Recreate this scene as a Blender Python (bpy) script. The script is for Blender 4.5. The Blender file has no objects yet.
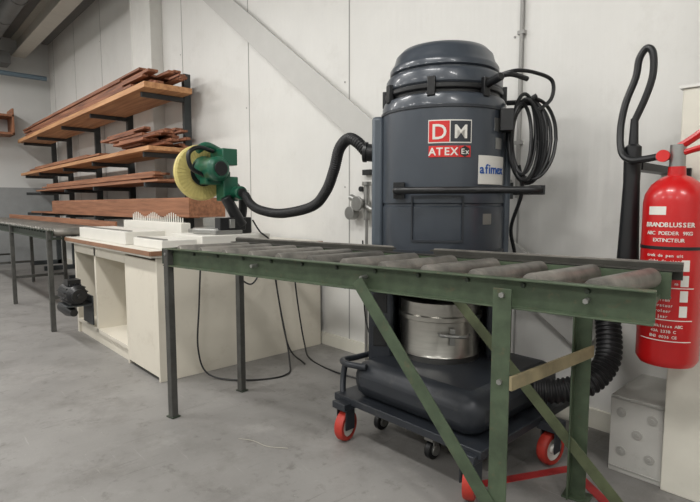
import bpy, bmesh, math, random
from mathutils import Vector, Matrix
random.seed(7)
sc = bpy.context.scene
sc.view_settings.view_transform = 'Standard'
T = Matrix.Translation
def RZ(a): return Matrix.Rotation(a, 4, 'Z')
def RX(a): return Matrix.Rotation(a, 4, 'X')
def RY(a): return Matrix.Rotation(a, 4, 'Y')

# ---------------------------------------------------------------- materials
def s(r, g, b):
    f = lambda c: (c/255/12.92 if c/255 <= 0.04045 else ((c/255+0.055)/1.055)**2.4)
    return (f(r), f(g), f(b))
def mat(name, col, rough=0.5, metal=0.0, var=0.0, scale=8.0, bump=0.0, stretch=(1,1,1), col2=None, coat=0.0, bscale=None, grime=None, gsc=9, glo=0.58, ghi=0.72, gf=0.6):
    m = bpy.data.materials.new(name); m.use_nodes = True
    nt = m.node_tree; b = nt.nodes['Principled BSDF']
    b.inputs['Roughness'].default_value = rough
    b.inputs['Metallic'].default_value = metal
    if coat: b.inputs['Coat Weight'].default_value = coat
    tc = nt.nodes.new('ShaderNodeTexCoord'); mp = nt.nodes.new('ShaderNodeMapping')
    mp.inputs['Scale'].default_value = stretch
    nt.links.new(tc.outputs['Object'], mp.inputs['Vector'])
    nz = nt.nodes.new('ShaderNodeTexNoise'); nz.inputs['Scale'].default_value = scale
    nz.inputs['Detail'].default_value = 6; nz.inputs['Roughness'].default_value = 0.6
    nt.links.new(mp.outputs[0], nz.inputs['Vector'])
    cr = nt.nodes.new('ShaderNodeValToRGB')
    c1 = [max(0, c*(1-var)) for c in col]
    c2 = list(col2) if col2 else [min(1, c*(1+var)) for c in col]
    cr.color_ramp.elements[0].color = (*c1, 1); cr.color_ramp.elements[1].color = (*c2, 1)
    cr.color_ramp.elements[0].position = 0.35; cr.color_ramp.elements[1].position = 0.65
    nt.links.new(nz.outputs[0], cr.inputs[0]); src = cr.outputs[0]
    if grime:
        n = nt.nodes.new('ShaderNodeTexNoise'); n.inputs['Scale'].default_value = gsc; n.inputs['Detail'].default_value = 9; n.inputs['Roughness'].default_value = 0.75
        nt.links.new(tc.outputs['Object'], n.inputs['Vector'])
        r = nt.nodes.new('ShaderNodeMapRange'); r.inputs[1].default_value = glo; r.inputs[2].default_value = ghi; r.inputs[3].default_value = 0; r.inputs[4].default_value = gf
        nt.links.new(n.outputs[0], r.inputs[0])
        mx = nt.nodes.new('ShaderNodeMix'); mx.data_type = 'RGBA'; mx.inputs[7].default_value = (*grime, 1)
        nt.links.new(r.outputs[0], mx.inputs[0]); nt.links.new(src, mx.inputs[6]); src = mx.outputs[2]
    nt.links.new(src, b.inputs['Base Color'])
    if bump:
        bp = nt.nodes.new('ShaderNodeBump'); bp.inputs['Strength'].default_value = bump
        bp.inputs['Distance'].default_value = 0.01
        if bscale:
            n2 = nt.nodes.new('ShaderNodeTexNoise'); n2.inputs['Scale'].default_value = bscale
            nt.links.new(mp.outputs[0], n2.inputs['Vector']); nt.links.new(n2.outputs[0], bp.inputs['Height'])
        else: nt.links.new(nz.outputs[0], bp.inputs['Height'])
        nt.links.new(bp.outputs[0], b.inputs['Normal'])
    return m

M_floor = mat('concrete_floor', s(130,128,125), 0.5, 0, 0.12, 1.3, 0.06, bscale=60)
def floor_stains(m):
    nt = m.node_tree; b = nt.nodes['Principled BSDF']
    src = b.inputs['Base Color'].links[0].from_socket
    tc = nt.nodes.new('ShaderNodeTexCoord')
    def layer(src, scale, lo, hi, colr, fac, stretch=(1,1,1), rot=0.0):
        mp = nt.nodes.new('ShaderNodeMapping'); mp.inputs['Scale'].default_value = stretch; mp.inputs['Rotation'].default_value = (0,0,rot)
        nt.links.new(tc.outputs['Object'], mp.inputs[0])
        n = nt.nodes.new('ShaderNodeTexNoise'); n.inputs['Scale'].default_value = scale; n.inputs['Detail'].default_value = 8; n.inputs['Roughness'].default_value = 0.7
        nt.links.new(mp.outputs[0], n.inputs['Vector'])
        r = nt.nodes.new('ShaderNodeMapRange'); r.inputs[1].default_value = lo; r.inputs[2].default_value = hi; r.inputs[3].default_value = 0; r.inputs[4].default_value = fac
        nt.links.new(n.outputs[0], r.inputs[0])
        mx = nt.nodes.new('ShaderNodeMix'); mx.data_type = 'RGBA'; mx.inputs[7].default_value = (*colr, 1)
        nt.links.new(r.outputs[0], mx.inputs[0]); nt.links.new(src, mx.inputs[6]); return mx.outputs[2]
    o = layer(src, 3, 0.50, 0.70, s(98,95,91), 0.6)
    o = layer(o, 2.2, 0.56, 0.70, s(154,152,148), 0.5, rot=1.0)
    o = layer(o, 11, 0.57, 0.70, s(84,81,77), 0.55)
    o = layer(o, 5, 0.64, 0.69, s(166,164,160), 0.35, (0.5, 9, 1), 0.5)
    o = layer(o, 4, 0.62, 0.67, s(96,94,91), 0.45, (8, 0.5, 1), 0.3)
    o = layer(o, 70, 0.63, 0.71, s(172,170,165), 0.5)
    nt.links.new(o, b.inputs['Base Color'])
floor_stains(M_floor)
M_wall = mat('white_wall_panel', s(220,219,215), 0.45, 0, 0.025, 2.0, grime=s(196,193,186), gsc=3, glo=0.55, ghi=0.8, gf=0.5)
def add_ribs(m, sc_=14, strength=0.12):
    nt = m.node_tree; b = nt.nodes['Principled BSDF']
    tc = nt.nodes.new('ShaderNodeTexCoord'); w = nt.nodes.new('ShaderNodeTexWave')
    w.bands_direction = 'X'; w.inputs['Scale'].default_value = sc_; w.inputs['Distortion'].default_value = 0
    bp = nt.nodes.new('ShaderNodeBump'); bp.inputs['Strength'].default_value = strength; bp.inputs['Distance'].default_value = 0.004
    nt.links.new(tc.outputs['Object'], w.inputs['Vector']); nt.links.new(w.outputs['Fac'], bp.inputs['Height'])
    nt.links.new(bp.outputs[0], b.inputs['Normal'])
add_ribs(M_wall, 6, 0.25)
M_wall2 = mat('grey_wall_panel', s(202,203,201), 0.5, 0, 0.03, 2.0)
M_ceil = mat('ceiling_grey', s(126,126,124), 0.7, 0, 0.04, 3)
M_seam = mat('seam_grey', s(160,159,156), 0.6)
M_beam = mat('beam_cream', s(190,185,174), 0.5, 0, 0.03)
M_column = mat('column_paint', s(220,219,214), 0.4, 0, 0.03)
M_clad = mat('cladding_cream', s(214,211,199), 0.45, 0, 0.03, grime=s(180,176,164), gsc=5, gf=0.4)
M_plinth = mat('plinth_grey', s(180,179,174), 0.5, 0, 0.06, 5, grime=s(140,137,130), gsc=12, gf=0.5)
M_cap = mat('plinth_cap_grey', s(156,155,150), 0.5, 0, 0.06, 5)
M_brace = mat('brace_paint', s(192,191,187), 0.45, 0, 0.02)
M_green = mat('green_paint', s(70,83,64), 0.5, 0.1, 0.22, 14, 0.1, grime=s(100,88,66), gsc=22, glo=0.57, ghi=0.68, gf=0.65)
M_green_d = mat('dark_green_paint', s(52,60,50), 0.5, 0.15, 0.25, 14, 0.1)
M_olive = mat('olive_paint', s(84,91,66), 0.55, 0.1, 0.22, 12, 0.1)
M_leg = mat('leg_grey_steel', s(80,80,77), 0.5, 0.3, 0.2, 12, grime=s(104,90,74), gsc=20, gf=0.5)
M_roller = mat('roller_steel', s(104,102,97), 0.40, 0.35, 0.16, 9, 0.05, col2=s(138,134,127), grime=s(78,72,64), gsc=16, gf=0.6)
M_guide = mat('guide_rail', s(58,57,52), 0.5, 0.3, 0.25, 10)
M_rubber = mat('black_rubber', s(26,26,28), 0.5, 0, 0.1)
M_black = mat('black_plastic', s(24,25,27), 0.4, 0, 0.1)
M_vac = mat('slate_paint', s(62,68,76), 0.33, 0.05, 0.05, 5, 0.0, coat=0.2)
M_vac_l = mat('slate_frame', s(78,86,94), 0.42, 0.05, 0.05, 5)
M_vac_d = mat('slate_paint_dark', s(44,48,54), 0.4, 0.1, 0.05, 5, grime=s(92,90,86), gsc=12, glo=0.57, ghi=0.75, gf=0.4)
M_steel = mat('brushed_steel', s(172,170,164), 0.28, 0.95, 0.08, 6, 0.05, stretch=(1,1,12), grime=s(120,116,108), gsc=10, gf=0.4)
M_zinc = mat('zinc', s(160,160,157), 0.38, 0.8, 0.08, 10)
M_red = mat('red_paint', s(188,20,22), 0.3, 0, 0.04, 4, coat=0.3)
M_redl = mat('label_red', s(206,42,40), 0.4)
M_whl = mat('wheel_red', s(180,54,42), 0.5, 0, 0.1, grime=s(90,70,62), gsc=30, gf=0.5)
M_white = mat('white_plastic', s(220,218,211), 0.4, 0, 0.02)
M_desk = mat('desk_white_laminate', s(214,208,194), 0.45, 0, 0.03, 2, grime=s(176,166,148), gsc=6, glo=0.56, ghi=0.74, gf=0.4)
M_desktop = mat('desk_top', s(204,200,190), 0.4, 0, 0.05, 3)
M_edge = mat('desk_edge_brown', s(140,104,80), 0.5, 0, 0.15, 6)
M_wood = mat('shelf_wood', s(180,125,82), 0.6, 0, 0.18, 3, 0.1, stretch=(0.4,6,6), col2=s(208,158,112))
M_timber = mat('timber_redbrown', s(112,68,48), 0.65, 0, 0.25, 3, 0.15, stretch=(0.5,14,14), col2=s(166,110,80))
M_timber2 = mat('timber_brown', s(138,92,66), 0.65, 0, 0.2, 3, 0.1, stretch=(0.5,10,10), col2=s(164,114,84))
M_rack = mat('rack_steel', s(66,70,72), 0.5, 0.4, 0.1)
M_sawg = mat('saw_green', s(24,88,66), 0.4, 0, 0.08, coat=0.2)
M_cream = mat('guard_ochre', s(200,186,118), 0.55, 0, 0.10, 14, grime=s(150,130,80), gsc=20, gf=0.5)
M_bluet = mat('label_blue', s(20,80,160), 0.5)
M_tape = mat('floor_tape_red', s(156,44,44), 0.5, 0, 0.25, 12, grime=s(120,110,106), gsc=18, gf=0.6)
M_pipe = mat('pipe_greyblue', s(104,122,134), 0.5)
M_duct = mat('duct_grey', s(110,111,110), 0.5, 0.2, 0.06)
M_strip = mat('khaki_strip', s(134,123,94), 0.6, 0, 0.2, 12)
M_string = mat('string', s(170,166,154), 0.7)
M_lamp = bpy.data.materials.new('lamp_tube'); M_lamp.use_nodes = True
_b = M_lamp.node_tree.nodes['Principled BSDF']; _b.inputs['Emission Color'].default_value = (1,0.98,0.95,1); _b.inputs['Emission Strength'].default_value = 6

# ---------------------------------------------------------------- mesh helpers
def box(bm, x0, x1, y0, y1, z0, z1, X=None):
    m = T(((x0+x1)/2, (y0+y1)/2, (z0+z1)/2)) @ Matrix.Diagonal((abs(x1-x0), abs(y1-y0), abs(z1-z0), 1))
    if X is not None: m = X @ m
    bmesh.ops.create_cube(bm, size=1, matrix=m)
def frame(p0, p1):
    d = (p1-p0); q = d.to_track_quat('Z', 'Y').to_matrix().to_4x4()
    return T(p0) @ q, d.length
def beam(bm, p0, p1, w, h, up=(0,0,1)):
    p0, p1 = Vector(p0), Vector(p1); d = (p1-p0).normalized(); u = Vector(up)
    sd = d.cross(u).normalized(); u = sd.cross(d).normalized()
    R = Matrix((sd, d, u)).transposed().to_4x4()
    L = (p1-p0).length
    bmesh.ops.create_cube(bm, size=1, matrix=T((p0+p1)/2) @ R @ Matrix.Diagonal((w, L, h, 1)))
def cyl(bm, p0, p1, r0, r1=None, n=24):
    p0, p1 = Vector(p0), Vector(p1); r1 = r0 if r1 is None else r1
    F, L = frame(p0, p1)
    bmesh.ops.create_cone(bm, cap_ends=True, segments=n, radius1=r0, radius2=r1, depth=L, matrix=F @ T((0,0,L/2)))
def lathe(bm, prof, X=None, n=48):
    X = X or Matrix.Identity(4); rings = []
    for r, z in prof:
        if r < 1e-5: rings.append([bm.verts.new(X @ Vector((0,0,z)))])
        else: rings.append([bm.verts.new(X @ Vector((r*math.cos(2*math.pi*i/n), r*math.sin(2*math.pi*i/n), z))) for i in range(n)])
    for a, b in zip(rings, rings[1:]):
        for i in range(n):
            j = (i+1) % n
            if len(a) == 1 and len(b) == 1: continue
            if len(a) == 1: bm.faces.new((a[0], b[j], b[i]))
            elif len(b) == 1: bm.faces.new((a[i], a[j], b[0]))
            else: bm.faces.new((a[i], a[j], b[j], b[i]))
def catmull(pts, n=10):
    P = [Vector(p) for p in pts]; P = [P[0]*2-P[1]] + P + [P[-1]*2-P[-2]]; out = []
    for i in range(1, len(P)-2):
        a, b, c, d = P[i-1:i+3]
        for k in range(n):
            t = k/n
            out.append(0.5*((2*b)+(c-a)*t+(2*a-5*b+4*c-d)*t*t+(3*b-a-3*c+d)*t**3))
    out.append(P[-2]); return out
def tube(bm, pts, r, n=10, sub=10, rib=0.0, ribp=0.02, smooth=True):
    C = catmull(pts, sub) if smooth else [Vector(p) for p in pts]
    if rib:
        L = [0]
        for a, b in zip(C, C[1:]): L.append(L[-1]+(b-a).length)
        st = ribp/4; N = int(L[-1]/st); D = []; k = 0
        for i in range(N+1):
            q = i*st
            while k < len(L)-2 and L[k+1] < q: k += 1
            f = (q-L[k])/max(1e-6, L[k+1]-L[k]); D.append(C[k].lerp(C[k+1], f))
        C = D
    rings = []; up = None
    for i, p in enumerate(C):
        t = (C[min(i+1, len(C)-1)]-C[max(i-1, 0)]).normalized()
        if up is None:
            up = t.orthogonal().normalized()
        up = (up - t*up.dot(t)).normalized(); sd = t.cross(up)
        rr = r
        if rib: rr = r*(1+rib*(1 if i % 4 in (0, 1) else -1))
        rings.append([bm.verts.new(p+(up*math.cos(2*math.pi*j/n)+sd*math.sin(2*math.pi*j/n))*rr) for j in range(n)])
    for a, b in zip(rings, rings[1:]):
        for j in range(n):
            k = (j+1) % n; bm.faces.new((a[j], a[k], b[k], b[j]))
    bm.faces.new(rings[0][::-1]); bm.faces.new(rings[-1])
def patch(bm, r, a0, a1, z0, z1, n=12, th=0.003, cx=0, cy=0):
    V = []
    for i in range(n+1):
        a = a0+(a1-a0)*i/n; c, s_ = math.cos(a), math.sin(a)
        V.append([bm.verts.new((cx+c*rr, cy+s_*rr, z)) for rr, z in ((r, z0), (r+th, z0), (r+th, z1), (r, z1))])
    for a, b in zip(V, V[1:]):
        for k in range(4): bm.faces.new((a[k], b[k], b[(k+1) % 4], a[(k+1) % 4]))
    bm.faces.new(V[0]); bm.faces.new(V[-1][::-1])
def text_base(bm, ch, size, X, off):
    cu = bpy.data.curves.new('txt', 'FONT'); cu.body = ch; cu.size = size; cu.extrude = 0.0008
    cu.align_x = 'CENTER'; cu.align_y = 'BOTTOM_BASELINE'; cu.resolution_u = 3; cu.offset = size*off
    o = bpy.data.objects.new('txt', cu); sc.collection.objects.link(o)
    dg = bpy.context.evaluated_depsgraph_get(); me = bpy.data.meshes.new_from_object(o.evaluated_get(dg))
    me.transform(X @ T((0, -size*0.35, 0))); bm.from_mesh(me)
    bpy.data.objects.remove(o); bpy.data.curves.remove(cu); bpy.data.meshes.remove(me)
def ctext(bm, st, size, r, a, z, adv=0.62, cx=0, cy=0, off=0.012):
    wd = [{'i':0.55,'I':0.5,'m':1.4,'M':1.3,'f':0.75,'x':0.95}.get(c, 1.0) for c in st]; tot = sum(wd); acc = 0
    for i, ch in enumerate(st):
        pos = acc+wd[i]/2-tot/2; acc += wd[i]
        if ch == ' ': continue
        th = a + pos*size*adv/r
        o = Vector((math.cos(th), math.sin(th), 0)); t = Vector((-math.sin(th), math.cos(th), 0)); u = Vector((0,0,1))
        X = T((cx+o.x*r, cy+o.y*r, z)) @ Matrix((t, u, o)).transposed().to_4x4()
        text_base(bm, ch, size, X, off)

def mk(name, bm, m, bevel=0, smooth=True, parent=None, X=None, ang=35):
    bmesh.ops.recalc_face_normals(bm, faces=bm.faces)
    if X is not None: bm.transform(X)
    me = bpy.data.meshes.new(name); bm.to_mesh(me); bm.free()
    me.materials.append(m)
    if smooth:
        for p in me.polygons: p.use_smooth = True
        me.set_sharp_from_angle(angle=math.radians(ang))
    o = bpy.data.objects.new(name, me); sc.collection.objects.link(o)
    if parent: o.parent = parent
    if bevel:
        b = o.modifiers.new('bevel', 'BEVEL'); b.width = bevel; b.segments = 2; b.limit_method = 'ANGLE'; b.harden_normals = False
    return o
class G:
    def __init__(self, name, M=None):
        self.e = bpy.data.objects.new(name, None); self.e.empty_display_size = 0.1
        sc.collection.objects.link(self.e)
        if M is not None: self.e.matrix_world = M
    def end(self, name, bm, m, bevel=0, X=None, smooth=True, ang=35):
        return mk(name, bm, m, bevel, smooth, self.e, X, ang)
N = bmesh.new
def simple(name, m, x0, x1, y0, y1, z0, z1, bevel=0):
    bm = N(); c = Vector(((x0+x1)/2, (y0+y1)/2, (z0+z1)/2))
    box(bm, x0-c.x, x1-c.x, y0-c.y, y1-c.y, z0-c.z, z1-c.z)
    o = mk(name, bm, m, bevel, False); o.location = c; return o

# ---------------------------------------------------------------- room
WY = 2.68; XL = -11.8; XR = 3.5; YF = -6.0; H = 4.35
simple('floor', M_floor, XL-0.2, XR+0.2, YF-0.2, WY+0.2, -0.1, 0)
simple('ceiling', M_ceil, XL-0.2, XR+0.2, YF-0.2, WY+0.2, H, H+0.1)
simple('wall_back', M_wall, XL, XR, WY, WY+0.15, 0, H)
simple('wall_left', M_wall2, XL-0.15, XL, YF, WY+0.15, 0, H)
simple('wall_right', M_wall2, XR, XR+0.15, YF, WY+0.15, 0, H)
simple('wall_front', M_wall2, XL, XR, YF-0.15, YF, 0, H)
bm = N()
for i in range(-4, 8):
    x = -1.47-1.42*i
    if XL < x < XR: box(bm, x-0.005, x+0.005, WY-0.003, WY+0.001, 0, H)
mk('trim_1', bm, M_seam, 0, False)
bm = N(); box(bm, XL, XR, WY-0.02, WY, 0, 0.1); mk('baseboard_back', bm, M_clad, 0, False)
bm = N(); box(bm, XL, XL+0.02, YF, WY-0.02, 0, 1.5); mk('wall_left_lower', bm, mat('lower_wall_grey', s(140,142,142), 0.6, 0, .05), 0, False)  # darker grey panel over the lower part of the left wall
bm = N()
for i in range(-4, 8):
    for z in (0.5, 1.3, 2.1, 2.9, 3.7):
        x = -1.47-1.42*i-0.05
        if XL < x < XR: cyl(bm, (x, WY+0.001, z), (x, WY-0.004, z), 0.007, n=8)
mk('trim_3', bm, M_seam, 0)

# column (boxed) + brace
bm = N(); x = -6.6
box(bm, x-0.32, x+0.32, WY-0.14, WY, 0, H); box(bm, x-0.325, x-0.29, WY-0.146, WY, 0, H); box(bm, x+0.29, x+0.325, WY-0.146, WY, 0, H)
mk('steel_column', bm, M_column, 0.004, False)
bm = N(); beam(bm, (-6.2, WY-0.04, 4.23), (-1.0, WY-0.04, 0.48), 0.02, 0.22, up=(0,0,1))
mk('wall_cross_brace', bm, M_brace, 0.003, False)
g = G('column_cladding')
bm = N(); box(bm, -0.58, 0.15, 2.27, WY, 0, 1.6); g.end('box', bm, M_clad, 0.004, smooth=False)
bm = N(); box(bm, -0.59, 0.16, 2.262, WY, 1.6, 1.612); g.end('cap', bm, M_column, 0.002, smooth=False)
g = G('cable_plinth')
bm = N(); box(bm, -0.79, -0.583, 2.29, WY, 0, 0.34); g.end('box', bm, M_plinth, 0.004, smooth=False)
bm = N()
for px, pz in ((-0.745, 0.27), (-0.68, 0.19), (-0.625, 0.27), (-0.74, 0.10), (-0.63, 0.1)): cyl(bm, (px, 2.291, pz), (px, 2.286, pz), 0.02); cyl(bm, (px, 2.291, pz), (px, 2.283, pz), 0.008)
box(bm, -0.788, -0.585, 2.286, 2.291, 0.325, 0.332); box(bm, -0.788, -0.585, 2.286, 2.291, 0.02, 0.026)
g.end('caps', bm, M_cap, 0.001)
bm = N(); box(bm, -0.42, -0.2, 2.35, 2.6, 1.75, H)
for k in range(8): box(bm, -0.43, -0.19, 2.34, 2.61, 1.8+k*0.3, 1.815+k*0.3)
mk('ventilation_duct', bm, M_column, 0.004, False)
bm = N(); tube(bm, [(-1.47, WY-0.02, H), (-1.47, WY-0.02, 2.6), (-1.47, WY-0.02, 1.2)], 0.011, 8)
for z in (1.5, 2.1, 2.7, 3.3): box(bm, -1.49, -1.45, WY-0.03, WY, z, z+0.02)
mk('wall_conduit', bm, M_seam)
bm = N(); box(bm, XL, XR, 2.05, 2.28, 4.02, 4.04); box(bm, XL, XR, 2.05, 2.28, H-0.02, H); box(bm, XL, XR, 2.15, 2.18, 4.04, H-0.02)
mk('ceiling_beam', bm, M_beam, 0.004, False)
for i, yy in enumerate((0.6, -1.6)):
    bm = N(); box(bm, XL, XR, yy-0.1, yy+0.1, 4.0, 4.02); box(bm, XL, XR, yy-0.01, yy+0.01, 4.02, H)
    mk('ceiling_beam', bm, M_beam, 0.003, False)
bm = N(); tube(bm, [(XL+0.3, YF+0.1, 3.62), (XL+0.3, -2, 3.62), (XL+0.3, WY-0.12, 3.62)], 0.045, 14)
mk('ceiling_pipe', bm, M_pipe)
bm = N(); box(bm, XL+0.1, XL+0.5, YF+0.2, 1.95, 3.76, 3.98)
for k in range(9): box(bm, XL+0.09, XL+0.51, -5.6+k*0.85, -5.57+k*0.85, 3.75, 3.99)
mk('air_duct', bm, M_duct, 0.004, False)
bm = N(); cyl(bm, (XL+0.55, 1.65, 4.15), (XR-0.1, 1.65, 4.15), 0.12, n=32)
for k in range(13): cyl(bm, (-11+k*1.1, 1.65, 4.15), (-10.97+k*1.1, 1.65, 4.15), 0.13, n=32)
mk('air_duct', bm, M_duct)
g = G('wall_shelf')
bm = N(); box(bm, XL, XL+0.5, 0.4, 1.95, 2.80, 2.84); box(bm, XL, XL+0.5, 0.4, 1.95, 2.47, 2.51); box(bm, XL, XL+0.5, 1.92, 1.95, 2.47, 2.95); box(bm, XL, XL+0.5, 1.1, 1.13, 2.51, 2.80)
g.end('boards', bm, M_timber2, 0.002, smooth=False)
# ---------------------------------------------------------------- rack
RX0, RX1, RY0, RY1 = -11.5, -5.2, 2.08, 2.62
g = G('cantilever_rack')
bm = N()
for px in (-5.45, -7.2, -8.6, -10.2, -11.3):
    box(bm, px-0.03, px+0.03, RY1-0.08, RY1, 0, 2.60)
    box(bm, px-0.03, px+0.03, RY0, RY1, 0, 0.08)
    for z in (2.34, 1.72, 1.40, 1.02):
        box(bm, px-0.02, px+0.02, RY0-0.0, RY1-0.06, z-0.05, z)
g.end('posts_and_arms', bm, M_rack, 0.003, smooth=False)
bm = N()
box(bm, RX0, RX1, RY0-0.06, RY1-0.09, 2.341, 2.40)
box(bm, RX0, RX1, RY0-0.04, RY1-0.09, 1.721, 1.765)
g.end('shelf_boards', bm, M_wood, 0.003, smooth=False)
bm = N()
box(bm, RX0+1, RX1+0.1, RY0, RY1-0.09, 1.401, 1.425)
box(bm, RX0+0.5, RX1+0.1, RY0, RY1-0.09, 1.021, 1.045)
g.end('lower_boards', bm, M_timber2, 0.003, smooth=False)
def stack(name, x0, x1, y0, y1, z0, layers, h, m, jit=0.25):
    bm = N(); z = z0
    for L in range(layers):
        y = y0+random.uniform(0, 0.03)
        while y < y1-0.05:
            w = random.uniform(0.06, 0.12)
            if random.random() < 0.85 or L == 0:
                a = x0+random.uniform(0, jit*2); b = x1-random.uniform(-jit*0.3, jit)
                yy = min(y+w-0.006, y1)
                box(bm, a, b, y, yy, z, z+h*random.uniform(0.8, 0.98), T(((a+b)/2, y, z)) @ RZ(random.uniform(-0.003, 0.003)) @ T((-(a+b)/2, -y, -z)))
            y += w
        z += h
    return mk(name, bm, m, 0, False)
stack('timber_stack', -11.3, -5.35, RY0-0.02, RY1-0.15, 2.401, 7, 0.028, M_timber, 0.7)
stack('timber_stack', -6.9, -5.25, RY0, RY1-0.15, 1.766, 8, 0.028, M_timber, 0.5)
stack('timber_stack', -11.3, -7.0, RY0, RY1-0.15, 1.766, 3, 0.026, M_timber2, 0.6)
stack('timber_stack', -10.3, -5.3, RY0+0.03, RY1-0.15, 1.426, 4, 0.026, M_timber2, 0.6)
bm = N()
box(bm, -9.5, -4.45, 2.1, 2.125, 1.046, 1.23); box(bm, -9.5, -4.45, 2.45, 2.475, 1.046, 1.23); box(bm, -9.5, -4.45, 2.125, 2.45, 1.046, 1.07)
box(bm, -4.475, -4.45, 2.125, 2.45, 1.07, 1.23); box(bm, -9.5, -9.475, 2.125, 2.45, 1.07, 1.23)
mk('wooden_trough', bm, M_timber2, 0.003, False)

# ---------------------------------------------------------------- roller conveyors
def conveyor(M, L, W, nroll, green, skew=0.0, rr=0.037, zb=0.845):
    g = G('roller_conveyor', M)
    bm = N()
    zt = 0.93
    for y0, sg in ((0, -1), (W, 1)):
        box(bm, 0, L, y0-0.003, y0+0.003, zb, zt)
        box(bm, 0, L, min(y0, y0+sg*0.035), max(y0, y0+sg*0.035), zt-0.005, zt)
        box(bm, 0, L, min(y0, y0+sg*0.035), max(y0, y0+sg*0.035), zb, zb+0.005)
    for x in (0.03, L/2, L-0.06): box(bm, x, x+0.03, 0.003, W-0.003, zb, zb+0.02)
    g.end('side_rails', bm, green, 0.0012, smooth=False)
    bm = N(); bh = N()
    D = Vector((skew, W, 0)).normalized(); a = math.atan2(skew, W); LL = math.hypot(skew, W)
    m0, m1 = 0.05, skew+0.05
    for i in range(nroll):
        x = m0+(L-m0-m1)*i/(nroll-1)
        z = 0.910
        P = T((x, 0, z)) @ RZ(-a) @ RX(-math.pi/2)
        e = 0.016+skew*0.09
        lathe(bm, [(0.012, e), (rr-0.003, e+0.002), (rr, e+0.008), (rr, LL-e-0.008), (rr-0.003, LL-e-0.002), (0.012, LL-e)], P, 24)
        p0 = Vector((x, 0, z)); 
        cyl(bh, p0-D*0.012, p0+D*(LL+0.012), 0.008, n=6)
    g.end('rollers', bm, M_roller); g.end('axles', bh, M_green_d)
    return g
ang = math.radians(10.25); CW = 0.45; SK = 0.12
CM = T((-2.66, 1.13, 0)) @ RZ(ang)
g = conveyor(CM, 2.27, CW, 12, M_green, SK, 0.0345, 0.835)
bm = N()
x0 = 0.01
for y in (-0.038, CW+0.0): box(bm, x0, x0+0.038, y, y+0.038, 0, 0.928)
g.end('left_legs', bm, M_leg, 0.003, smooth=False)
bm = N(); box(bm, 0.0, 0.0+0.006, -0.038, CW+0.038, 0.848, 0.93)
for y in (-0.045, CW-0.005): box(bm, 0.0, 0.06, y, y+0.05, 0.002, 0.008)
g.end('end_plate_and_feet', bm, M_green_d, 0.001, smooth=False)
bm = N()
box(bm, -0.02, 2.30, CW+0.035, CW+0.041, 0.90, 0.956); box(bm, -0.02, 2.30, CW-0.005, CW+0.041, 0.932, 0.937)
g.end('guide_angle', bm, M_guide, 0.001, smooth=False)
bm = N(); box(bm, -0.02, 2.30, CW+0.041, CW+0.058, 0.945, 0.962)
g.end('guide_strip', bm, M_roller, 0.001, smooth=False)
bm = N(); lx = 1.83; lf = lx+0.13
for xx, y, sg in ((lx, -0.045, 1), (lf, CW+0.045, -1)):
    box(bm, xx, xx+0.06, y-0.003, y+0.003, 0, 0.90); box(bm, xx, xx+0.006, min(y, y+sg*0.05), max(y, y+sg*0.05), 0, 0.835)
    box(bm, xx-0.02, xx+0.08, y-0.04, y+0.04, 0, 0.008)
beam(bm, (1.30, -0.052, 0.875), (1.85, -0.052, 0.16), 0.006, 0.05, up=(0,0,1))
beam(bm, (1.28, -0.032, 0.865), (1.83, -0.032, 0.15), 0.04, 0.006, up=(0,0,1))
g.end('right_legs', bm, M_green, 0.0015, smooth=False)
bm = N()
beam(bm, (1.38, CW+0.03, 0.83), (2.16, CW+0.0, 0.03), 0.006, 0.045, up=(0,0,1))
g.end('rear_brace', bm, M_olive, 0.001, smooth=False)
bm = N(); beam(bm, (lx+0.065, -0.05, 0.60), (lf+0.065, CW+0.045, 0.60), 0.010, 0.045); g.end('cross_strip', bm, M_strip, 0.001, smooth=False)
bm = N()
for z in (0.60, 0.88): cyl(bm, (lx+0.03, -0.048, z), (lx+0.03, -0.058, z), 0.009, n=6)
for x, z in ((1.31, 0.885), (0.03, 0.9), (0.7, 0.885), (2.1, 0.885)): cyl(bm, (x, -0.003, z), (x, -0.042, z), 0.008, n=6)
g.end('bolts', bm, M_zinc)

g = conveyor(T((-10.6, 1.13, 0)), 5.45, 0.5, 44, M_green_d)
bm = N()
for x in (0.2, 1.75, 3.6, 5.38):
    for y in (-0.04, 0.5): box(bm, x, x+0.04, y, y+0.04, 0, 0.928)
    box(bm, x, x+0.03, -0.0, 0.5, 0.3, 0.33)
g.end('legs', bm, M_leg, 0.003, smooth=False)
bm = N(); box(bm, 0, 5.45, 0.54, 0.56, 0.9, 1.0); g.end('guide_angle', bm, M_timber2, 0.001, smooth=False)

# ---------------------------------------------------------------- workbench
g = G('workbench')
bm = N()
DX0, DX1, DY0, DY1 = -5.07, -3.2, 1.28, 2.64
box(bm, DX1-0.02, DX1, DY0, DY1, 0.0, 0.82)
box(bm, -3.78, -3.76, DY0, DY1, 0.0, 0.82)
box(bm, -3.76, DX1-0.02, DY0, DY0+0.02, 0.03, 0.80)
box(bm, DX0, DX0+0.04, DY0, DY1, 0.0, 0.82)
box(bm, -4.50, -4.46, DY0, DY0+0.5, 0.1, 0.82)
box(bm, DX0+0.04, -3.78, DY0, DY1, 0.1, 0.13)
box(bm, DX0+0.04, -3.78, DY0+0.02, DY0+0.04, 0.0, 0.1)
box(bm, DX0+0.04, -3.78, DY0+0.6, DY0+0.62, 0.13, 0.82)
box(bm, DX0+0.04, -3.78, DY0, DY0+0.02, 0.74, 0.82)
g.end('carcass', bm, M_desk, 0.002, smooth=False)
bm = N(); box(bm, DX0-0.08, DX1+0.03, DY0-0.05, DY1, 0.825, 0.87); g.end('top', bm, M_desktop, 0.002, smooth=False)
bm = N(); box(bm, DX0-0.085, DX1+0.03, DY0-0.056, DY0-0.05, 0.838, 0.868); box(bm, DX1+0.03, DX1+0.036, DY0-0.05, DY1, 0.838, 0.868)
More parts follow.
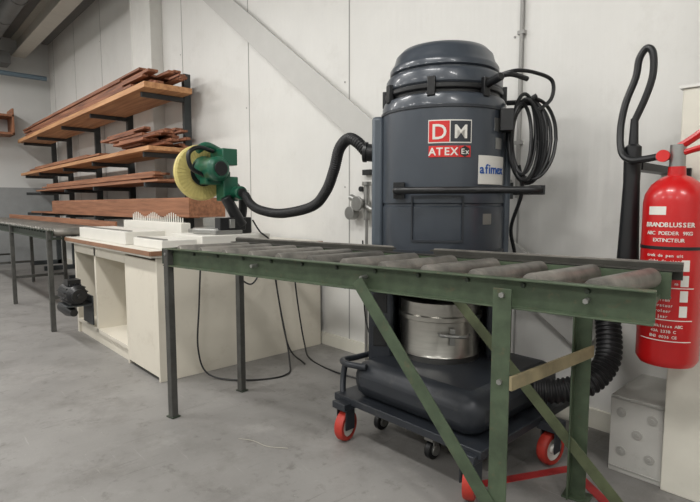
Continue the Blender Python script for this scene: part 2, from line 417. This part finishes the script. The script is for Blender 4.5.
g.end('edge_band', bm, M_edge, 0.001, smooth=False)
bm = N()
box(bm, -4.95, -3.80, 1.30, 1.60, 0.871, 0.965)
box(bm, -3.70, -3.20, 1.32, 1.56, 0.871, 0.93)
box(bm, -3.70, -3.20, 1.60, 2.15, 0.871, 0.948)
box(bm, -5.0, -3.75, 1.70, 1.78, 0.871, 1.02)
g.end('fence_blocks', bm, M_white, 0.004, smooth=False)
bm = N(); box(bm, -4.93, -3.82, 1.33, 1.36, 0.966, 0.972); box(bm, -3.68, -3.22, 1.34, 1.37, 0.931, 0.937)
g.end('scale_rail', bm, M_zinc, 0.001, smooth=False)
bm = N()
for i in range(26):
    x = -4.85+i*0.042; cyl(bm, (x, 1.74, 1.02), (x, 1.74, 1.08+0.02*math.sin(i*0.7)), 0.006, 0.004, 8)
g.end('peg_comb', bm, M_white)
g = G('electric_motor', T((-4.66, 1.15, 0)))
bm = N()
lathe(bm, [(0, -0.17), (0.065, -0.17), (0.08, -0.15), (0.08, 0.12), (0.055, 0.15), (0.02, 0.16), (0.02, 0.21), (0, 0.21)], T((0, 0, 0.42)) @ RY(math.pi/2), 28)
for i in range(14):
    a = i*math.pi/7; box(bm, -0.13, 0.1, -0.004, 0.004, 0.075, 0.095, T((0, 0, 0.42)) @ RX(a))
box(bm, -0.05, 0.06, -0.05, 0.05, 0.49, 0.54)
lathe(bm, [(0, -0.22), (0.045, -0.22), (0.05, 0.0), (0.03, 0.14), (0, 0.14)], T((-0.05, -0.02, 0.27)) @ RY(math.pi/2), 24)
lathe(bm, [(0, -0.02), (0.055, -0.02), (0.055, 0.02), (0, 0.02)], T((0.17, 0, 0.42)) @ RY(math.pi/2), 24)
g.end('housing', bm, M_black, 0.002)
bm = N(); box(bm, -0.14, 0.12, -0.08, 0.125, 0.322, 0.336); box(bm, -0.14, 0.12, 0.112, 0.125, 0.15, 0.40)
g.end('mount', bm, M_rack, 0.002, smooth=False)

# ---------------------------------------------------------------- miter saw
g = G('miter_saw', T((-3.46, 1.83, 0.9485)))
bm = N()
lathe(bm, [(0, 0), (0.15, 0), (0.16, 0.01), (0.16, 0.035), (0.15, 0.045), (0, 0.045)], T((0, 0.0, 0.0)), 40)
box(bm, -0.22, 0.2, 0.02, 0.06, 0.045, 0.11)
box(bm, -0.23, 0.2, -0.1, 0.12, 0.0, 0.03)
g.end('turntable_and_fence', bm, M_zinc, 0.003)
bm = N()
tube(bm, [(0.06, 0.16, 0.03), (0.07, 0.2, 0.15), (0.08, 0.19, 0.28), (0.06, 0.1, 0.40)], 0.034, 12)
box(bm, 0.02, 0.13, 0.1, 0.24, 0.0, 0.12)
tube(bm, [(0.05, -0.02, 0.6), (0.06, -0.14, 0.62), (0.07, -0.22, 0.57), (0.07, -0.2, 0.47), (0.05, -0.08, 0.42)], 0.016, 10)
cyl(bm, (0.14, 0.02, 0.27), (0.15, 0.14, 0.06), 0.04, 0.045)
box(bm, 0.1, 0.18, -0.05, 0.16, 0.03, 0.12)
g.end('arm_and_handle', bm, M_black, 0.004)
bm = N(); O = Vector((-0.08, -0.06, 0.45))
lathe(bm, [(0, -0.032), (0.05, -0.034), (0.06, -0.028), (0.13, -0.027), (0.19, -0.026), (0.204, -0.015), (0.204, 0.015), (0.19, 0.026), (0.13, 0.027), (0.06, 0.028), (0, 0.03)], T(O) @ RY(math.pi/2), 56)
for i in range(40):
    a = i*2*math.pi/40; box(bm, 0.022, 0.030, -0.004, 0.004, 0.10, 0.196, T(O) @ RX(a))
g.end('blade_guard', bm, M_cream, 0.001)
bm = N()
lathe(bm, [(0, 0.02), (0.10, 0.022), (0.105, 0.035), (0.085, 0.07), (0.085, 0.1), (0.088, 0.24), (0.065, 0.27), (0, 0.272)], T(O+Vector((0, 0.02, 0.02))) @ RY(math.pi/2), 32)
box(bm, -0.04, 0.15, -0.0, 0.12, 0.5, 0.62)
box(bm, -0.02, 0.08, -0.1, 0.1, 0.36, 0.46)
tube(bm, [(0.02, 0.06, 0.6), (0.03, -0.06, 0.64), (0.03, -0.14, 0.6)], 0.028, 12)
box(bm, 0.0, 0.12, 0.02, 0.14, 0.24, 0.42)
cyl(bm, (0.1, 0.12, 0.3), (0.2, 0.12, 0.3), 0.05)
g.end('motor_housing', bm, M_sawg, 0.012)
bm = N(); cyl(bm, O+Vector((0.04, 0, 0)), O+Vector((0.05, 0, 0)), 0.1); cyl(bm, O+Vector((0.16, 0.02, 0.02)), O+Vector((0.28, 0.02, 0.02)), 0.05)
cyl(bm, (0.19, 0.12, 0.3), (0.215, 0.12, 0.3), 0.034)
g.end('motor_cap', bm, M_black, 0.002)

# ---------------------------------------------------------------- industrial vacuum
phi = math.radians(36.3)
VC = Vector((-1.585, 2.115, 0))
g = G('industrial_vacuum_cleaner', T(VC) @ RZ(phi))
bm = N()
lathe(bm, [(0, 1.93), (0.14, 1.927), (0.21, 1.913), (0.238, 1.885), (0.248, 1.85), (0.262, 1.83), (0.268, 1.82), (0.268, 1.80), (0.256, 1.793), (0.256, 1.785), (0.278, 1.78), (0.286, 1.765), (0.286, 1.72), (0.28, 1.712)], n=64)
g.end('motor_head', bm, M_vac, 0)
bm = N()
lathe(bm, [(0.275, 1.714), (0.29, 1.708), (0.29, 1.688), (0.275, 1.683), (0.275, 1.66)], n=64)
for a in (-150, -100, -50, 0, 60, 120, 180):
    box(bm, 0.28, 0.306, -0.018, 0.018, 1.65, 1.735, RZ(math.radians(a)))
g.end('clamp_band', bm, M_black, 0.003)
bm = N()
lathe(bm, [(0.275, 1.67), (0.296, 1.66), (0.305, 1.635), (0.307, 1.60), (0.307, 1.17), (0.301, 1.165), (0.301, 1.155), (0.307, 1.15), (0.307, 0.84), (0.24, 0.72), (0, 0.72)], n=72)
g.end('filter_barrel', bm, M_vac, 0)
BR = 0.307
bm = N(); lathe(bm, [(BR-0.002, 0.95), (BR+0.006, 0.948), (BR+0.006, 0.93), (BR-0.002, 0.928)], n=64)
lathe(bm, [(BR-0.002, 1.612), (BR+0.005, 1.61), (BR+0.005, 1.598), (BR-0.002, 1.596)], n=64)
for a0, a1, z0, z1 in ((-115, -72, 1.195, 1.205), (-115, -72, 0.99, 1.0), (-116, -114.5, 0.99, 1.205), (-72.5, -71, 0.99, 1.205)):
    patch(bm, BR, math.radians(a0), math.radians(a1), z0, z1, 16, 0.006)
g.end('barrel_ribs', bm, M_vac_d, 0)
bm = N()
box(bm, -0.35, -0.29, -0.10, 0.16, 0.3, 1.60)
box(bm, 0.29, 0.33, -0.06, 0.16, 0.3, 1.60)
g.end('frame_columns', bm, M_vac_l, 0.018, smooth=True)
bm = N()
box(bm, -0.355, -0.23, -0.16, 0.2, 0.3, 0.84)
box(bm, 0.23, 0.35, -0.1, 0.2, 0.3, 0.84)
box(bm, -0.3, 0.3, 0.16, 0.20, 0.3, 0.9)
g.end('lower_frame', bm, M_vac_d, 0.018, smooth=True)
bm = N()
for z in (0.45, 0.62): box(bm, -0.33, -0.26, -0.166, -0.155, z, z+0.1)
g.end('frame_slots', bm, M_black, 0.004, smooth=False)
bm = N()
lathe(bm, [(0, 0.235), (0.19, 0.235), (0.2, 0.245), (0.2, 0.42), (0.207, 0.43), (0.2, 0.44), (0.2, 0.60), (0.21, 0.605), (0.21, 0.625), (0.2, 0.63), (0.2, 0.69), (0, 0.69)], T((0.0, -0.05, 0)), 56)
g.end('dust_canister', bm, M_steel)
bm = N()
box(bm, 0.05, 0.075, -0.27, -0.25, 0.5, 0.58); tube(bm, [(0.0, -0.255, 0.55), (0.02, -0.29, 0.55), (0.12, -0.29, 0.55), (0.14, -0.24, 0.55)], 0.008, 8)
g.end('canister_latch', bm, M_zinc, 0.001)
bm = N()
tube(bm, [(-0.19, -0.25, 1.225), (-0.205, -0.325, 1.225), (-0.16, -0.355, 1.225), (0.1, -0.36, 1.225), (0.34, -0.36, 1.225), (0.42, -0.33, 1.225), (0.43, -0.2, 1.225), (0.38, -0.04, 1.225), (0.31, 0.0, 1.225)], 0.016, 12)
box(bm, 0.28, 0.345, -0.04, 0.06, 1.19, 1.27); box(bm, -0.22, -0.17, -0.28, -0.2, 1.19, 1.265)
box(bm, 0.38, 0.44, -0.34, -0.28, 1.205, 1.245)
g.end('push_handle', bm, M_black, 0.003)
bm = N(); cyl(bm, (-0.28, -0.02, 1.42), (-0.39, -0.04, 1.43), 0.045); cyl(bm, (-0.38, -0.04, 1.43), (-0.40, -0.04, 1.432), 0.052)
box(bm, 0.26, 0.32, -0.2, -0.12, 1.5, 1.6); cyl(bm, (0.18, -0.2, 1.70), (0.25, -0.3, 1.72), 0.018)
g.end('inlet_port', bm, M_black, 0.003)
d = math.radians
bm = N(); patch(bm, BR, d(-101.0), d(-84.0), 1.442, 1.535, 12, 0.003); g.end('logo_panel_red', bm, M_redl)
bm = N(); patch(bm, BR, d(-101.6), d(-65.2), 1.437, 1.540, 12, 0.002); g.end('logo_panel_white', bm, M_white)
bm = N(); patch(bm, BR, d(-83.2), d(-66), 1.442, 1.535, 12, 0.003); g.end('logo_panel_dark', bm, M_vac_d)
bm = N(); patch(bm, BR, d(-101), d(-77), 1.375, 1.425, 12, 0.003); patch(bm, BR, d(-76.4), d(-66), 1.375, 1.425, 8, 0.003); g.end('atex_strip', bm, M_redl)
bm = N(); ctext(bm, 'D', 0.095, BR+0.0035, d(-92.5), 1.488); ctext(bm, 'M', 0.085, BR+0.0035, d(-74.6), 1.488); ctext(bm, 'ATEX', 0.048, BR+0.0035, d(-89), 1.4, 0.68, off=0.02)
ctext(bm, 'Ex', 0.034, BR+0.005, d(-71), 1.4); patch(bm, BR, d(-58), d(-24), 1.255, 1.385, 14, 0.004)
g.end('label_white', bm, M_white)
bm = N(); cyl(bm, Vector((math.cos(d(-71)), math.sin(d(-71)), 0))*(BR-0.002)+Vector((0, 0, 1.4)), Vector((math.cos(d(-71)), math.sin(d(-71)), 0))*(BR+0.0045)+Vector((0, 0, 1.4)), 0.025, n=6); g.end('ex_hexagon', bm, M_black)
bm = N(); ctext(bm, 'afimex', 0.060, BR+0.0055, d(-42), 1.325, 0.50, off=0.015); g.end('supplier_text', bm, M_bluet)
bm = N(); patch(bm, BR, d(-52), d(-42), 1.07, 1.12, 8, 0.002); patch(bm, BR, d(-40), d(-27), 1.5, 1.56, 8, 0.002); patch(bm, BR, d(-38), d(-28), 1.42, 1.47, 8, 0.002); g.end('rating_plate', bm, M_zinc)
bm = N()
for k in range(8):
    ox = 0.345+0.008*k; oz = 1.47+0.02*random.uniform(-1, 1); w = 0.045+0.008*k; h = 0.17+0.010*(k % 4)+random.uniform(-0.02, 0.02)
    pts = [(ox+w*math.cos(t)*(1+0.12*math.sin(t+k))+0.02, -0.12+0.02*math.sin(t*2+k)+0.006*k, oz+h*math.sin(t)) for t in [i*2*math.pi/16 for i in range(17)]]
    tube(bm, pts, 0.0085, 8, 4)
tube(bm, [(0.25, -0.15, 1.76), (0.33, -0.16, 1.775), (0.42, -0.12, 1.77), (0.50, -0.08, 1.74), (0.50, -0.08, 1.66), (0.44, -0.1, 1.60)], 0.009, 8)
tube(bm, [(0.36, -0.1, 1.35), (0.38, -0.08, 1.22), (0.345, 0.0, 1.05), (0.37, 0.04, 0.92)], 0.009, 8)
tube(bm, [(0.30, -0.08, 1.645), (0.38, -0.1, 1.645), (0.43, -0.1, 1.67)], 0.012, 8)
tube(bm, [(0.24, -0.18, 1.745), (0.30, -0.2, 1.75), (0.38, -0.14, 1.74)], 0.012, 8)
g.end('coiled_power_cable', bm, M_black)
XI = RZ(-phi)
bm = N(); box(bm, -0.20, 0.52, -0.455, 0.30, 0.215, 0.40)
g.end('chassis_tray', bm, M_vac_d, 0.07, X=XI, ang=60)
bm = N(); box(bm, -0.28, 0.57, -0.49, 0.33, 0.185, 0.22)
tube(bm, [(-0.10, -0.44, 0.38), (-0.20, -0.47, 0.38), (-0.29, -0.42, 0.37), (-0.30, -0.3, 0.36), (-0.30, -0.05, 0.36), (-0.26, 0.1, 0.4)], 0.016, 10)
tube(bm, [(-0.29, -0.40, 0.37), (-0.29, -0.42, 0.28), (-0.26, -0.45, 0.2)], 0.016, 10)
tube(bm, [(-0.26, 0.05, 0.38), (-0.28, 0.05, 0.3), (-0.25, 0.05, 0.2)], 0.014, 10)
WH = ((-0.20, -0.485, 15), (0.51, -0.465, 25), (0.60, 0.03, -10), (-0.20, 0.28, 0))
for wx, wy, a in WH:
    box(bm, wx-0.045, wx+0.045, wy-0.05, wy+0.05, 0.165, 0.2)
    box(bm, wx-0.035, wx-0.028, wy-0.03, wy+0.03, 0.06, 0.17); box(bm, wx+0.028, wx+0.035, wy-0.03, wy+0.03, 0.06, 0.17)
g.end('base_frame', bm, M_vac_d, 0.004, X=XI)
bt = N(); bh = N()
for wx, wy, a in WH:
    X = T((wx, wy, 0.075)) @ RZ(d(a)) @ RY(math.pi/2)
    lathe(bt, [(0.052, -0.022), (0.07, -0.022), (0.075, -0.014), (0.075, 0.014), (0.07, 0.022), (0.052, 0.022)], X, 32)
    lathe(bh, [(0, -0.024), (0.02, -0.026), (0.025, -0.014), (0.052, -0.018), (0.053, 0.018), (0.025, 0.014), (0.02, 0.026), (0, 0.024)], X, 28)
g.end('wheel_tyres', bt, M_whl, X=XI); g.end('wheel_hubs', bh, M_white, X=XI)
bt = N(); bh = N()
for wx, wy in ((0.21, -0.32), (-0.16, -0.27)):
    cyl(bt, (wx-0.015, wy, 0.045), (wx+0.015, wy, 0.045), 0.045)
    box(bh, wx-0.025, wx+0.025, wy-0.03, wy+0.03, 0.09, 0.186); box(bh, wx+0.018, wx+0.024, wy-0.02, wy+0.02, 0.03, 0.1); cyl(bh, (wx-0.02, wy, 0.045), (wx+0.026, wy, 0.045), 0.025)
g.end('caster_wheels', bt, M_black, 0.004, X=XI); g.end('caster_forks', bh, M_zinc, 0.002, X=XI)
bm = N()
P = [(-1.22, 2.50, 0.80), (-1.02, 2.52, 0.76), (-0.90, 2.46, 0.68), (-0.85, 2.40, 0.57), (-0.83, 2.33, 0.46), (-0.87, 2.24, 0.38), (-0.96, 2.16, 0.34), (-1.06, 2.10, 0.33)]
tube(bm, [Vector(p)-VC for p in P], 0.052, 20, 10, rib=0.06, ribp=0.022)
g.end('suction_hose_lower', bm, M_rubber, X=XI, ang=20)
bm = N()
P = [(-1.90, 1.885, 1.435), (-1.955, 1.87, 1.49), (-2.03, 1.875, 1.515), (-2.12, 1.89, 1.47), (-2.20, 1.92, 1.36), (-2.31, 1.95, 1.24), (-2.47, 1.97, 1.15), (-2.76, 1.95, 1.105), (-3.0, 1.94, 1.125), (-3.13, 1.94, 1.17), (-3.215, 1.95, 1.235)]
tube(bm, [Vector(p)-VC for p in P], 0.030, 16, 10, rib=0.06, ribp=0.014)
g.end('extraction_hose', bm, M_rubber, X=XI, ang=20)

# ---------------------------------------------------------------- fire extinguisher
EX, EY, r = -0.555, 2.155, 0.103
g = G('fire_extinguisher', T((EX, EY, 0)))
bm = N()
lathe(bm, [(0, 0.575), (0.06, 0.575), (0.075, 0.565), (0.09, 0.568), (r, 0.59), (r, 1.17), (0.098, 1.20), (0.08, 1.235), (0.05, 1.26), (0.03, 1.268), (0.028, 1.30), (0, 1.30)], n=56)
tube(bm, [(0.0, 0, 1.37), (0.05, -0.01, 1.40), (0.12, -0.02, 1.45)], 0.014, 8); tube(bm, [(0.0, 0, 1.345), (0.06, -0.01, 1.36), (0.13, -0.02, 1.375)], 0.011, 8)
g.end('cylinder_body', bm, M_red)
bm = N(); cyl(bm, (0, 0, 1.29), (0, 0, 1.38), 0.026); cyl(bm, (-0.07, 0, 1.34), (0, 0, 1.34), 0.014); g.end('valve', bm, M_zinc, 0.002)
bm = N(); box(bm, -0.02, 0.02, 0.1, 0.114, 0.9, 1.3); patch(bm, 0.103, 0, 2*math.pi, 1.0, 1.012, 40, 0.002)
g.end('wall_bracket', bm, M_black, 0.001)
bm = N(); cyl(bm, (-0.04, -0.02, 1.34), (-0.04, -0.035, 1.34), 0.022); g.end('gauge', bm, M_redl)
fa = math.atan2(-EY, -EX)
bm = N()
patch(bm, r, fa-0.85, fa-0.25, 1.125, 1.155, 16, 0.0012)
for z in (0.745, 0.862, 0.668): patch(bm, r, fa-0.95, fa+0.75, z, z+0.003, 16, 0.0012)
ctext(bm, 'BRANDBLUSSER', 0.023, r+0.001, fa-0.15, 1.09, 0.60, off=0.02); ctext(bm, 'ABC POEDER 9KG', 0.018, r+0.001, fa-0.15, 1.06, 0.60)
ctext(bm, 'EXTINCTEUR', 0.018, r+0.001, fa-0.15, 1.035, 0.60)
for k, z in enumerate((0.98, 0.96, 0.94, 0.92, 0.90, 0.88)):
    ctext(bm, ('trek de pen uit', 'richt de slang', 'op de basis', 'knijp de hendel', 'onder vlammen', 'afstand 3 m')[k], 0.015, r+0.001, fa-0.25+0.03*(k % 2), z, 0.56)
for k, z in enumerate((0.84, 0.82, 0.80, 0.78, 0.76)):
    ctext(bm, ('na gebruik', 'hervullen', 'temperatuur', 'controleer', 'elk jaar')[k], 0.015, r+0.001, fa-0.35, z, 0.56)
for k, z in enumerate((0.725, 0.705, 0.685)):
    ctext(bm, ('brandklasse ABC', '43A 233B C', 'EN3 0036 CE')[k], 0.014, r+0.001, fa-0.15, z, 0.58)
for k in range(4): patch(bm, r, fa+0.3, fa+0.55, 0.76+0.055*k, 0.80+0.055*k, 5, 0.0012)
g.end('label_print', bm, M_white)
hx, hy = -0.725-EX, 2.21-EY
bm = N()
lathe(bm, [(0, 1.50), (0.014, 1.50), (0.018, 1.40), (0.03, 1.39), (0.032, 1.33), (0.030, 1.25), (0.038, 1.0), (0.046, 0.82), (0.052, 0.74), (0.048, 0.73), (0.03, 0.85), (0, 0.9)], T((hx, hy, 0)), 28)
P = [(-0.07, 0, 1.34), (-0.11, 0.0, 1.335), (-0.16, 0.0, 1.335), (-0.20, 0.02, 1.37), (-0.215, 0.04, 1.46), (-0.205, 0.05, 1.56), (-0.175, 0.06, 1.66), (-0.165, 0.06, 1.73), (-0.140, 0.06, 1.765), (-0.118, 0.06, 1.74), (-0.115, 0.06, 1.66), (-0.135, 0.058, 1.58), (hx, hy, 1.49)]
tube(bm, P, 0.0135, 10, 8)
box(bm, hx-0.03, hx+0.03, hy+0.03, 2.68-EY, 1.30, 1.33)
g.end('hose_and_horn', bm, M_black, 0)

# ---------------------------------------------------------------- small things
bm = N()
def strip(a, b, w=0.045):
    a, b = Vector(a), Vector(b); beam(bm, (a.x, a.y, 0.001), (b.x, b.y, 0.001), w, 0.002)
strip((-1.12, 1.73), (-0.90, 2.17)); strip((-0.90, 2.17), (-0.45, 1.82))
mk('floor_marking_tape', bm, M_tape, 0, False)

g = G('pipe_fitting')
bm = N(); cx = -2.69
cyl(bm, (cx, WY, 1.17), (cx, WY-0.10, 1.17), 0.035); cyl(bm, (cx, WY-0.1, 1.17), (cx, WY-0.12, 1.17), 0.055); cyl(bm, (cx-0.12, WY-0.06, 1.22), (cx+0.12, WY-0.06, 1.12), 0.025)
cyl(bm, (cx+0.05, WY-0.06, 1.05), (cx+0.05, WY-0.06, 1.30), 0.022); cyl(bm, (cx-0.11, WY-0.03, 1.10), (cx-0.11, WY-0.09, 1.10), 0.05)
cyl(bm, (cx+0.05, WY-0.06, 1.30), (cx+0.05, WY-0.06, 1.33), 0.035); cyl(bm, (cx+0.05, WY-0.06, 0.0), (cx+0.05, WY-0.06, 1.05), 0.012)
g.end('valve_body', bm, M_zinc, 0.003)
bm = N(); cyl(bm, (cx-0.05, WY-0.005, 1.28), (cx-0.05, WY-0.03, 1.28), 0.02); box(bm, cx-0.02, cx+0.06, WY-0.04, WY-0.001, 1.38, 1.42); g.end('socket', bm, M_black, 0.002)

def cable(pts, r=0.006):
    bm = N(); tube(bm, pts, r, 8, 10); mk('electric_cable', bm, M_black)
cable([(-3.13, 1.55, 0.80), (-3.11, 1.52, 0.5), (-3.10, 1.5, 0.2), (-3.05, 1.55, 0.03), (-2.85, 1.7, 0.008), (-2.75, 1.95, 0.008), (-2.9, 2.1, 0.05), (-3.08, 2.15, 0.4), (-3.11, 2.1, 0.78)])
cable([(-3.12, 1.8, 0.80), (-3.10, 1.78, 0.70), (-3.08, 1.9, 0.6), (-3.10, 2.0, 0.7), (-3.13, 2.02, 0.80)])
cable([(-3.12, 2.3, 0.82), (-3.08, 2.3, 0.5), (-3.05, 2.35, 0.1), (-2.9, 2.3, 0.008), (-2.5, 2.25, 0.008), (-2.2, 2.35, 0.008), (-2.3, 2.5, 0.008), (-2.6, 2.58, 0.3), (-2.66, 2.6, 0.9)])
cable([(-3.20, 2.0, 1.05), (-3.14, 2.02, 0.97), (-3.10, 2.1, 0.86), (-3.11, 2.15, 0.5), (-3.05, 2.2, 0.1), (-2.85, 2.2, 0.008)])
bm = N(); tube(bm, [(-2.15, 1.24, 0.003), (-2.08, 1.28, 0.003), (-1.98, 1.30, 0.003), (-1.90, 1.36, 0.003)], 0.0016, 6); mk('loose_string', bm, M_string)

# ---------------------------------------------------------------- lights
def lamp(x, y, e):
    g = G('ceiling_light', T((x, y, H-0.25)))
    bm = N(); box(bm, -0.75, 0.75, -0.12, 0.12, 0.03, 0.08); 
    for k in (-0.6, 0.6): cyl(bm, (k, 0, 0.08), (k, 0, 0.25), 0.006, n=6)
    g.end('housing', bm, M_white, 0.004, smooth=False)
    bm = N()
    for k in (-0.05, 0.05): cyl(bm, (-0.72, k, 0.012), (0.72, k, 0.012), 0.014, n=10)
    g.end('tubes', bm, M_lamp)
    L = bpy.data.lights.new('fixture_lamp', 'AREA'); L.shape = 'RECTANGLE'; L.size = 1.5; L.size_y = 0.3; L.energy = e; L.color = (1, 0.98, 0.95)
    o = bpy.data.objects.new('fixture_lamp', L); sc.collection.objects.link(o); o.parent = g.e; o.location = (0, 0, -0.03)
for x in (-10, -7, -4, -1, 2):
    for y in (-3.6, -0.3): lamp(x, y, 80 if y > -1 else 72)
w = bpy.data.worlds.new('World'); sc.world = w; w.use_nodes = True
w.node_tree.nodes['Background'].inputs[0].default_value = (0.8, 0.85, 0.9, 1); w.node_tree.nodes['Background'].inputs[1].default_value = 0.4

# ---------------------------------------------------------------- camera
cam = bpy.data.cameras.new('camera'); co = bpy.data.objects.new('camera', cam); sc.collection.objects.link(co)
cam.sensor_width = 36; cam.lens = 505/700*36; cam.clip_start = 0.05
co.location = (0, 0, 1.16)
p = math.radians(5.2); F = Vector((-0.7325*math.cos(p), 0.6807*math.cos(p), -math.sin(p)))
co.rotation_euler = F.to_track_quat('-Z', 'Y').to_euler()
sc.camera = co
